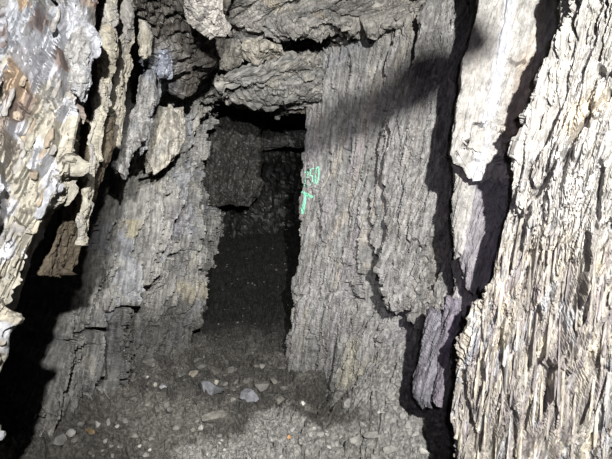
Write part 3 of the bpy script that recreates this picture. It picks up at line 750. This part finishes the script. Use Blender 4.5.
def t_shale(p, px, py):
    a, b, n = fol(p)
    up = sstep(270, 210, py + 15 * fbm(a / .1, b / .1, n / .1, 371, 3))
    T = full(px.shape, (.28, .262, .235))
    st = fbm(a / .03, b / .7, n / .02, 372, 4)
    T = mixc(T, (.42, .385, .315), .9 * sstep(.05, .4, st))
    T = mixc(T, (.20, .178, .18), .8 * sstep(.05, .45, fbm(a / .03, b / .5, n / .02, 373, 4)))
    T = mixc(T, (.34, .36, .39), .6 * sstep(.35, .5, fbm(a / .03, b / .3, n / .02, 374, 4)))
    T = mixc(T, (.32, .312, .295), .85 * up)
    T = mixc(T, (.46, .40, .30), .6 * sstep(18, 5, seg_dist(px, py, [(600, 95), (570, 125)])[0]))
    return T
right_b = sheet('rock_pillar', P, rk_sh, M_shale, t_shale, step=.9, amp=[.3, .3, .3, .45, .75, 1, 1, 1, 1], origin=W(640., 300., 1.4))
thing(right_b, 'pale splintery shale buttress with cream streaks, filling the right foreground', 'rock')

# ================================================================== ADDED SHADOW CASTER for the band on the right wall (unseen, above the frame)
LAMP = np.array([.38, -.60, CAMZ + .62])
rb = [(449, 64, 2.5), (436, 74, 2.55), (425, 82, 2.6), (400, 99, 2.75), (350, 118, 3.1), (310, 138, 3.4), (270, 142, 3.4)]
hw = [.12, .15, .16, .16, .155, .14, .10]
fr = .2
pts = np.array([LAMP + fr * (W(*q) - LAMP) for q in rb])
ts = np.linspace(0, len(rb) - 1, 90); pts = np.stack([np.interp(ts, np.arange(len(rb)), pts[:, k]) for k in range(3)], 1)
rr = np.interp(ts, np.arange(len(rb)), hw) * fr
tg = np.gradient(pts, axis=0); tg /= np.linalg.norm(tg, axis=1, keepdims=True)
vw = pts - LAMP; vw /= np.linalg.norm(vw, axis=1, keepdims=True)
s1 = np.cross(tg, vw); s1 /= np.linalg.norm(s1, axis=1, keepdims=True); s2 = np.cross(s1, tg)
th = np.linspace(0, 2 * np.pi, 20, endpoint=False)
RV = pts[:, None] + rr[:, None, None] * (np.cos(th)[None, :, None] * s1[:, None] + .8 * np.sin(th)[None, :, None] * s2[:, None])
RV = RV + (.006 * fbm(RV[..., 0] / .03, RV[..., 1] / .03, RV[..., 2] / .03, 77, 3))[..., None] * s1[:, None]
ii = np.arange(RV.shape[0] * 20).reshape(-1, 20); jj = np.roll(ii, -1, 1)
structure(mesh_obj('shadow_caster', RV.reshape(-1, 3), np.stack([ii[:-1], jj[:-1], jj[1:], ii[1:]], -1).reshape(-1, 4), M_roof, np.array((.2, .19, .17))))

# ================================================================== GREEN PAINT
dg = bpy.context.evaluated_depsgraph_get()
bv = BVHTree.FromObject(wall_right, dg)
bv2 = BVHTree.FromObject(floor, dg)
M_paint = bpy.data.materials.new('green_spray_paint'); M_paint.use_nodes = True
b = M_paint.node_tree.nodes['Principled BSDF']; b.inputs['Roughness'].default_value = .55
tn = M_paint.node_tree.nodes.new('ShaderNodeTexNoise'); tn.inputs['Scale'].default_value = 60
rp = M_paint.node_tree.nodes.new('ShaderNodeValToRGB'); rp.color_ramp.elements[0].color = (.17, .55, .35, 1); rp.color_ramp.elements[1].color = (.22, .66, .44, 1)
rp.color_ramp.elements[0].position = .35; rp.color_ramp.elements[1].position = .6
M_paint.node_tree.links.new(tn.outputs['Fac'], rp.inputs[0]); M_paint.node_tree.links.new(rp.outputs[0], b.inputs['Base Color'])
def hit(px, py):
    d = Vector(tuple(W(float(px), float(py), 1.0) - CAM)).normalized()
    loc, nrm, i, dist = bv.ray_cast(Vector(tuple(CAM)), d)
    if loc is None or dist > 4.2: return None
    if nrm.dot(d) > 0: nrm = -nrm
    return loc, nrm
def paint(strokes, name, parent):
    vs, qs = [], []
    rng = np.random.default_rng(5)
    for pts, w in strokes:
        pts = np.array(pts, float); run = []
        for i in range(len(pts) - 1):
            L = np.hypot(*(pts[i + 1] - pts[i])); m = max(2, int(L / .5))
            for k in range(m): run.append(pts[i] + (pts[i + 1] - pts[i]) * k / m)
        run.append(pts[-1]); run = np.array(run)
        tg = np.gradient(run, axis=0); tg /= np.linalg.norm(tg, axis=1, keepdims=True) + 1e-9
        nb = np.stack([-tg[:, 1], tg[:, 0]], 1)
        nc = 5; prev = None
        for i in range(len(run)):
            ww = w * (.8 + .4 * rng.random()); row = []
            for c in range(nc):
                q = run[i] + nb[i] * ww * (c / (nc - 1) - .5)
                h = hit(*q)
                if h is None: row = None; break
                row.append(h[0] + h[1] * .003)
            if row is None: prev = None; continue
            ids = list(range(len(vs), len(vs) + nc)); vs.extend([tuple(v) for v in row])
            if prev is not None:
                for c in range(nc - 1): qs.append((prev[c], prev[c + 1], ids[c + 1], ids[c]))
            prev = ids
    me = bpy.data.meshes.new(name)
    o0 = Vector(vs[0]) if vs else Vector()
    me.from_pydata([tuple(Vector(v) - o0) for v in vs], [], qs); me.update()
    me.materials.append(M_paint)
    ob = bpy.data.objects.new(name, me); COL.objects.link(ob)
    if parent: ob.parent = parent; ob.location = o0 - parent.location
    else: ob.location = o0
    sm = ob.modifiers.new('thickness', 'SOLIDIFY'); sm.thickness = .002; sm.offset = 0
    return ob
e = bpy.data.objects.new('spray_paint_mark', None); COL.objects.link(e); e.location = tuple(W(308., 190., 3.45))
thing(e, 'green spray-painted number and arrow on the edge of the right wall beside the passage', 'graffiti')
paint([([(305, 173), (306.5, 170.5), (308.3, 172.5), (307.6, 176), (305.2, 181), (304.2, 185.5), (306, 186.6), (307.6, 186)], 1.0)], 'digit', e)
paint([([(313.2, 168.5), (310.6, 169.5), (310.2, 175.5), (312.4, 176), (312.6, 181), (310.2, 185)], 1.0)], 'digit', e)
paint([([(318.3, 166.5), (316, 169), (315.2, 176), (315.8, 184), (317.6, 182), (318.8, 174), (318.3, 166.5)], 1.0)], 'digit', e)
paint([([(300.8, 190.5), (306, 194), (313, 197.5)], 2.6), ([(306, 194), (304.5, 203), (303, 213)], 2.8), ([(301.5, 208), (303, 214)], 1.6)], 'arrow', e)

# ================================================================== SPLINTERS standing proud of the two pillars
def splinter(name, root, bvh, px, py, ln, wd, tk, tint, mat, seed, lean):
    d = Vector(tuple(W(float(px), float(py), 1.0) - CAM)).normalized()
    loc, nr, i, dist = bvh.ray_cast(Vector(tuple(CAM)), d)
    if loc is None or dist > 2.6: return None
    nr = np.array(nr); dv = np.array(d)
    if nr @ dv > 0: nr = -nr
    nr = nr * .4 - dv * .6
    rg = np.random.default_rng(seed)
    r2 = W(float(px) + lean * 40 + rg.uniform(-2, 2), float(py) - 40., 1.0) - CAM      # the bedding's trace on the face
    bx = CAM + r2 * ((np.array(loc) - CAM) @ nr) / (r2 @ nr) - np.array(loc); bx /= np.linalg.norm(bx)
    sx = np.cross(bx, nr); sx /= np.linalg.norm(sx); nx_ = np.cross(sx, bx)
    if nx_ @ dv > 0: nx_ = -nx_
    m = max(10, int(ln / .006)); t = np.linspace(0, 1, m)
    w = wd * .5 * (1 + .25 * fbm(t * 5, 0 * t, 0 * t + seed, 3, 2)) * np.minimum(1, np.minimum(t / .10 + .25, (1 - t) / .22 + .12))
    k = tk * np.minimum(1, np.minimum(t / .06 + .4, (1 - t) / .15 + .3)) * (1 + .2 * fbm(t * 6, 0 * t + 3, 0 * t + seed, 4, 2))
    off = wd * .15 * fbm(t * 3, 0 * t + 7, 0 * t + seed, 5, 2)
    sec = [(-1, -1.2), (-1, .25), (-.55, .8), (.15, 1), (.8, .7), (1, .1), (1, -1.2)]
    V = []
    for a_, c_ in sec:
        V.append(np.array(loc) + bx * ((t - .5) * ln)[:, None] + sx * (off + a_ * w)[:, None] + nx_ * (c_ * k)[:, None])
    V = np.stack(V, 1); V = V + nx_ * (.0012 * fbm(V[..., 0] / .006, V[..., 1] / .006, V[..., 2] / .02, seed, 2))[..., None]
    C = len(sec); ii = np.arange(m * C).reshape(m, C); jj = np.roll(ii, -1, 1)
    q = np.stack([ii[:-1], jj[:-1], jj[1:], ii[1:]], -1).reshape(-1, 4)
    cap = [[ii[0, 0], ii[0, 1], ii[0, 2], ii[0, 6]], [ii[0, 2], ii[0, 3], ii[0, 4], ii[0, 6]], [ii[0, 4], ii[0, 5], ii[0, 6], ii[0, 6]]]
    cap += [[x[0] + (m - 1) * C, x[3] + (m - 1) * C, x[2] + (m - 1) * C, x[1] + (m - 1) * C] for x in cap[:2]]
    q = np.concatenate([q, np.array(cap[:2] + cap[3:])], 0)
    return mesh_obj(name, V.reshape(-1, 3), q, mat, np.array(tint), origin=np.array(loc), parent=root)
dg.update()
bvr = BVHTree.FromObject(right_b, dg); bvl = BVHTree.FromObject(left_b, dg)
off_r = np.array(right_b.location); off_l = np.array(left_b.location)
class Off:
    def __init__(s, b, o): s.b = b; s.o = Vector(tuple(o))
    def ray_cast(s, p, d):
        l, n, i, t = s.b.ray_cast(p - s.o, d)
        return (None if l is None else l + s.o), n, i, t
bvr = Off(bvr, off_r); bvl = Off(bvl, off_l)
rg = np.random.default_rng(77)
tints = [(.30, .28, .25), (.38, .35, .29), (.27, .25, .225), (.22, .20, .198), (.33, .322, .307), (.42, .385, .32)]
k = 0
while k < 96:
    py = rg.uniform(235, 470); lx = np.interp(py, ys_sh, ex_sh)
    px = lx + 6 + (rg.random() ** 1.2) * (640 - lx)
    if px > 625: continue
    o = splinter('splinter' if k % 96 < 84 else 'loose_plate', right_b, bvr, px, py, rg.uniform(.08, .30), rg.uniform(.004, .011), rg.uniform(.003, .008), np.array(tints[rg.integers(6)]) * rg.uniform(.85, 1.1), M_shale, 500 + k, .08 + .25 * np.clip((330 - py) / 330, 0, 1))
    k += 1
for k in range(26):
    py = rg.uniform(-5, 330); lx = np.interp(py, ys_b, ex_b)
    px = rg.uniform(-10, max(lx - 6, 0))
    splinter(('flake', 'clay_crust', 'flake', 'clay_crust')[k % 4], left_b, bvl, px, py, rg.uniform(.03, .11), rg.uniform(.010, .028), rg.uniform(.004, .009), np.array(((.27, .255, .21), (.24, .232, .22), (.27, .285, .31), (.24, .20, .155))[rg.integers(4)]), M_clay, 700 + k, .4)

# ================================================================== LOOSE STONES
def ico(n=3):
    import bmesh
    bm = bmesh.new(); bmesh.ops.create_icosphere(bm, subdivisions=n, radius=1)
    v = np.array([q.co for q in bm.verts]); f = np.array([[q.index for q in p.verts] for p in bm.faces]); bm.free()
    return v, f
ICO = {2: ico(2), 3: ico(3), 4: ico(4)}
def floor_z(x, y):
    h = bv2.ray_cast(Vector((x, y, 3)), Vector((0, 0, -1)))
    return h[0].z if h[0] is not None else 0
def at_floor(px, py):
    d = Vector(tuple(W(float(px), float(py), 1.0) - CAM)).normalized()
    h = bv2.ray_cast(Vector(tuple(CAM)), d)
    return h[0]
RN = np.random.default_rng(11)
def stone(px, py, wpx, asp=(1, .8, .55), tint=(.2, .2, .19), rot=0.0, seed=0, det=3, sink=.32, tip=0.0):
    """an angular stone about wpx pixels wide resting where the pixel's ray meets the floor"""
    h = at_floor(px, py)
    if h is None: return None
    d = (np.array(h) - CAM) @ FWD
    r = .5 * wpx * d / F
    v, f = ICO[det]
    rg = np.random.default_rng(seed + 1000)
    nrm = rg.normal(size=(9, 3)); nrm /= np.linalg.norm(nrm, axis=1, keepdims=True)
    off = rg.uniform(.5, .95, 9)
    dt = v @ nrm.T
    rad = np.min(np.where(dt > .05, off / np.maximum(dt, .05), 9), axis=1); rad = np.minimum(rad, 1.25)
    p = v * rad[:, None] * np.array(asp) * r
    p = p * (1 + .025 * fbm(v[:, 0] * 3, v[:, 1] * 3, v[:, 2] * 3 + seed, 5, 3))[:, None]
    ct, st = math.cos(tip), math.sin(tip)
    p = p @ np.array([[ct, 0, -st], [0, 1, 0], [st, 0, ct]])
    c, s = math.cos(rot), math.sin(rot)
    p = p @ np.array([[c, s, 0], [-s, c, 0], [0, 0, 1]])
    zmin = p[:, 2].min(); zh = p[:, 2].max() - zmin
    base = np.array([h.x, h.y, h.z])
    p = p + base + np.array([0, 0, -zmin - zh * sink])
    return mesh_obj('stone', p, f, M_stone, np.array(tint), origin=base, tris=True)
G = (.17, .165, .15); LG = (.28, .275, .26); BG = (.11, .114, .125); BR = (.33, .24, .14); WH = (.5, .49, .46); DK = (.09, .087, .08); OR = (.5, .27, .12)
NAMED = [
 (248, 399, 20, (1, .8, .7), (.175, .178, .195), .5, 'bluish-grey stone lying on the shaded soil in front of the passage mouth'),
 (209, 390, 26, (1, .8, .5), BG, .9, 'blue-grey angular lump half buried in the soil left of the bluish stone'),
 (164, 387, 15, (.75, 1, .35), (.20, .20, .21), .9, 'flat grey flake tilted on the soil at the foot of the left wall'),
 (218, 419, 26, (1, .6, .42), (.13, .125, .11), .45, 'brown-grey flat slab stone in front of the blue-grey lump'),
 (90, 432, 15, (1, .42, .45), BR, -.75, 'ochre-brown elongated stone at the foot of the left wall'),
 (106, 441, 10, (1, .6, .5), LG, .3, 'pale flat pebble just right of the ochre-brown stone'),
 (98, 425, 7, (1, .9, .8), LG, .2, 'small pale pebble behind the ochre-brown stone'),
 (70, 434, 9, (1, .9, .7), LG, .2, 'rounded grey pebble left of the ochre-brown stone'),
 (216, 384, 6, (.8, .8, 1), (.26, .25, .21), .2, 'small beige stone standing up behind the blue-grey lump'),
 (217, 391, 7, (.8, .8, 1), (.2, .2, .18), .8, 'small grey stone right against the blue-grey lump'),
 (224, 385, 9, (1, .9, .8), (.13, .125, .115), .8, 'dark rounded stone between the blue-grey lump and the bluish stone'),
 (262, 390, 17, (.8, 1, .6), (.125, .12, .112), .8, 'dark flat-faced stone right of the bluish stone'),
 (194, 375, 9, (1, .8, .7), (.19, .175, .14), .8, 'brownish stone at the foot of the left wall, behind the blue-grey lump'),
 (147, 378, 5, (1, .8, .8), LG, .3, 'small whitish pebble on the soil behind the flat grey flake'),
 (155, 386, 5, (.8, .8, 1), (.3, .29, .25), .3, 'small beige pebble just left of the flat grey flake'),
 (289, 438, 5, (1, .8, .8), OR, .3, 'small orange pebble on the lit gravel in the foreground'),
 (320, 436, 7, (1, .8, .8), LG, .3, 'pale grey stone on the edge of the foreground gravel'),
 (139, 447, 4, (1, .8, .8), WH, .3, 'white pebble in the left foreground, on the soil below the flat grey flake'),
 (150, 451, 4, (1, .8, .8), WH, .9, 'white pebble in the left foreground, nearest to the camera'),
 (303, 404, 5, (1, .8, .9), WH, .3, 'whitish crumbs of stone at the foot of the right wall edge'),
 (346, 406, 12, (1, .8, .9), (.21, .205, .2), .3, 'grey block against the base of the right wall'),
 (390, 452, 18, (1, .55, .45), (.26, .255, .24), .35, 'long grey slab stone low on the gravel near the bottom of the frame'),
 (400, 436, 13, (1, .6, .5), (.25, .245, .23), .3, 'grey flat stone on the talus above the long grey slab stone'),
 (416, 435, 12, (1, .6, .5), (.27, .265, .25), .6, 'tilted light grey stone on the talus, near the shale buttress'),
 (372, 436, 16, (1, .6, .4), (.24, .235, .22), -.3, 'broad low grey stone on the gravel below the right wall'),
 (354, 442, 12, (1, .9, .7), (.25, .245, .23), .1, 'grey block on the gravel left of the broad low stone'),
 (424, 452, 9, (1, .8, .6), WH, .3, 'whitish stone at the bottom edge beside the shale buttress'),
 (60, 441, 15, (1, .9, .6), (.17, .165, .155), .2, 'grey stone leaning on the base of the left wall'),
 (134, 436, 11, (1, .8, .6), (.16, .155, .14), .2, 'grey-brown stone on the soil right of the pale flat pebble'),
]
for i, (x, y, w, asp, tn, rt, lb) in enumerate(NAMED):
    o = stone(x, y, w, asp, tn, rt, seed=i * 7 + 3, det=4 if w > 14 else 3, tip=.2 * math.sin(i))
    if o: thing(o, lb, 'stone')
def scatter(n, xr, yr, sz, tints, label, group, seed):
    rg = np.random.default_rng(seed); k = 0; tries = 0
    while k < n and tries < n * 8:
        tries += 1
        x = rg.uniform(*xr); y = rg.uniform(*yr)
        if any(math.hypot(x - q[0], y - q[1]) < q[2] * .6 + 2 for q in NAMED): continue
        h = at_floor(x, y)
        if h is None: continue
        # on the open floor, in front of the walls
        dd = Vector(tuple(W(float(x), float(y), 1.0) - CAM)).normalized(); dist = (h - Vector(tuple(CAM))).length
        bad = False
        for t in TREES:
            q = t.ray_cast(Vector(tuple(CAM)), dd)
            if q[0] is not None and q[3] < dist + .03: bad = True; break
        if bad: continue
        o = stone(x, y, rg.uniform(*sz), (1, rg.uniform(.6, 1), rg.uniform(.4, .8)), np.array(tints[rg.integers(len(tints))]) * rg.uniform(.85, 1.2), rg.uniform(0, 6.28), seed=seed * 100 + k, det=2, tip=rg.uniform(-.5, .5))
        thing(o, label, 'pebble', group); k += 1
TREES = [bv, BVHTree.FromObject(wall_left, dg), bvr]
scatter(60, (250, 440), (425, 458), (3, 8), [LG, (.24, .235, .22), (.2, .195, .185)], 'small grey stone chip among the lit gravel in the foreground', 'chips on the foreground gravel', 1)
scatter(40, (370, 445), (355, 425), (4, 10), [LG, (.24, .235, .22), (.2, .195, .185)], 'grey rubble stone on the talus at the foot of the right wall', 'rubble on the talus', 2)
scatter(50, (110, 290), (352, 412), (3, 13), [DK, (.11, .106, .096), (.13, .125, .11), DK], 'small dark stone chip on the shaded soil before the passage', 'chips on the shaded soil', 3)
scatter(40, (50, 230), (415, 458), (3, 8), [G, (.13, .125, .11), LG], 'small grey-brown stone chip on the soil in the left foreground', 'chips in the left foreground', 4)
scatter(40, (212, 288), (225, 348), (1.5, 3.2), [(.1, .1, .095), (.14, .14, .13), DK], 'tiny stone chip on the dark slope inside the passage', 'chips on the passage slope', 5)

# ================================================================== LIGHT
def lamp(name, loc, tgt, power, color, radius, angle=None, blend=.5):
    l = bpy.data.lights.new(name, 'SPOT' if angle else 'POINT'); l.energy = power; l.color = color; l.shadow_soft_size = radius
    if angle: l.spot_size = math.radians(angle); l.spot_blend = blend
    o = bpy.data.objects.new(name, l); COL.objects.link(o); o.location = loc
    if tgt is not None:
        o.rotation_euler = (Vector(tgt) - Vector(loc)).to_track_quat('-Z', 'Y').to_euler()
    return o
lamp('headlamp', tuple(LAMP), tuple(W(520., 230., 2.0)), 930, (1, .975, .94), .02, 78, .35)
lamp('headlamp', (-.12, -.15, CAMZ + .42), tuple(W(110., 215., 3.0)), 430, (1, .98, .965), .02, 78, .9)
lamp('fill_lamp', (.06, -.05, CAMZ + .08), tuple(W(490., 230., 2.0)), 34, (.88, .80, 1.0), .01, 58, .8)  # added violet fill for the shadows on the right, no real source
w = bpy.data.worlds.new('world'); SC.world = w; w.use_nodes = True
w.node_tree.nodes['Background'].inputs[0].default_value = (.52, .43, .60, 1); w.node_tree.nodes['Background'].inputs[1].default_value = .03

vs = SC.view_settings
vs.view_transform = 'Standard'; vs.look = 'None'; vs.gamma = 1.0; vs.use_curve_mapping = False; vs.exposure = 0.0
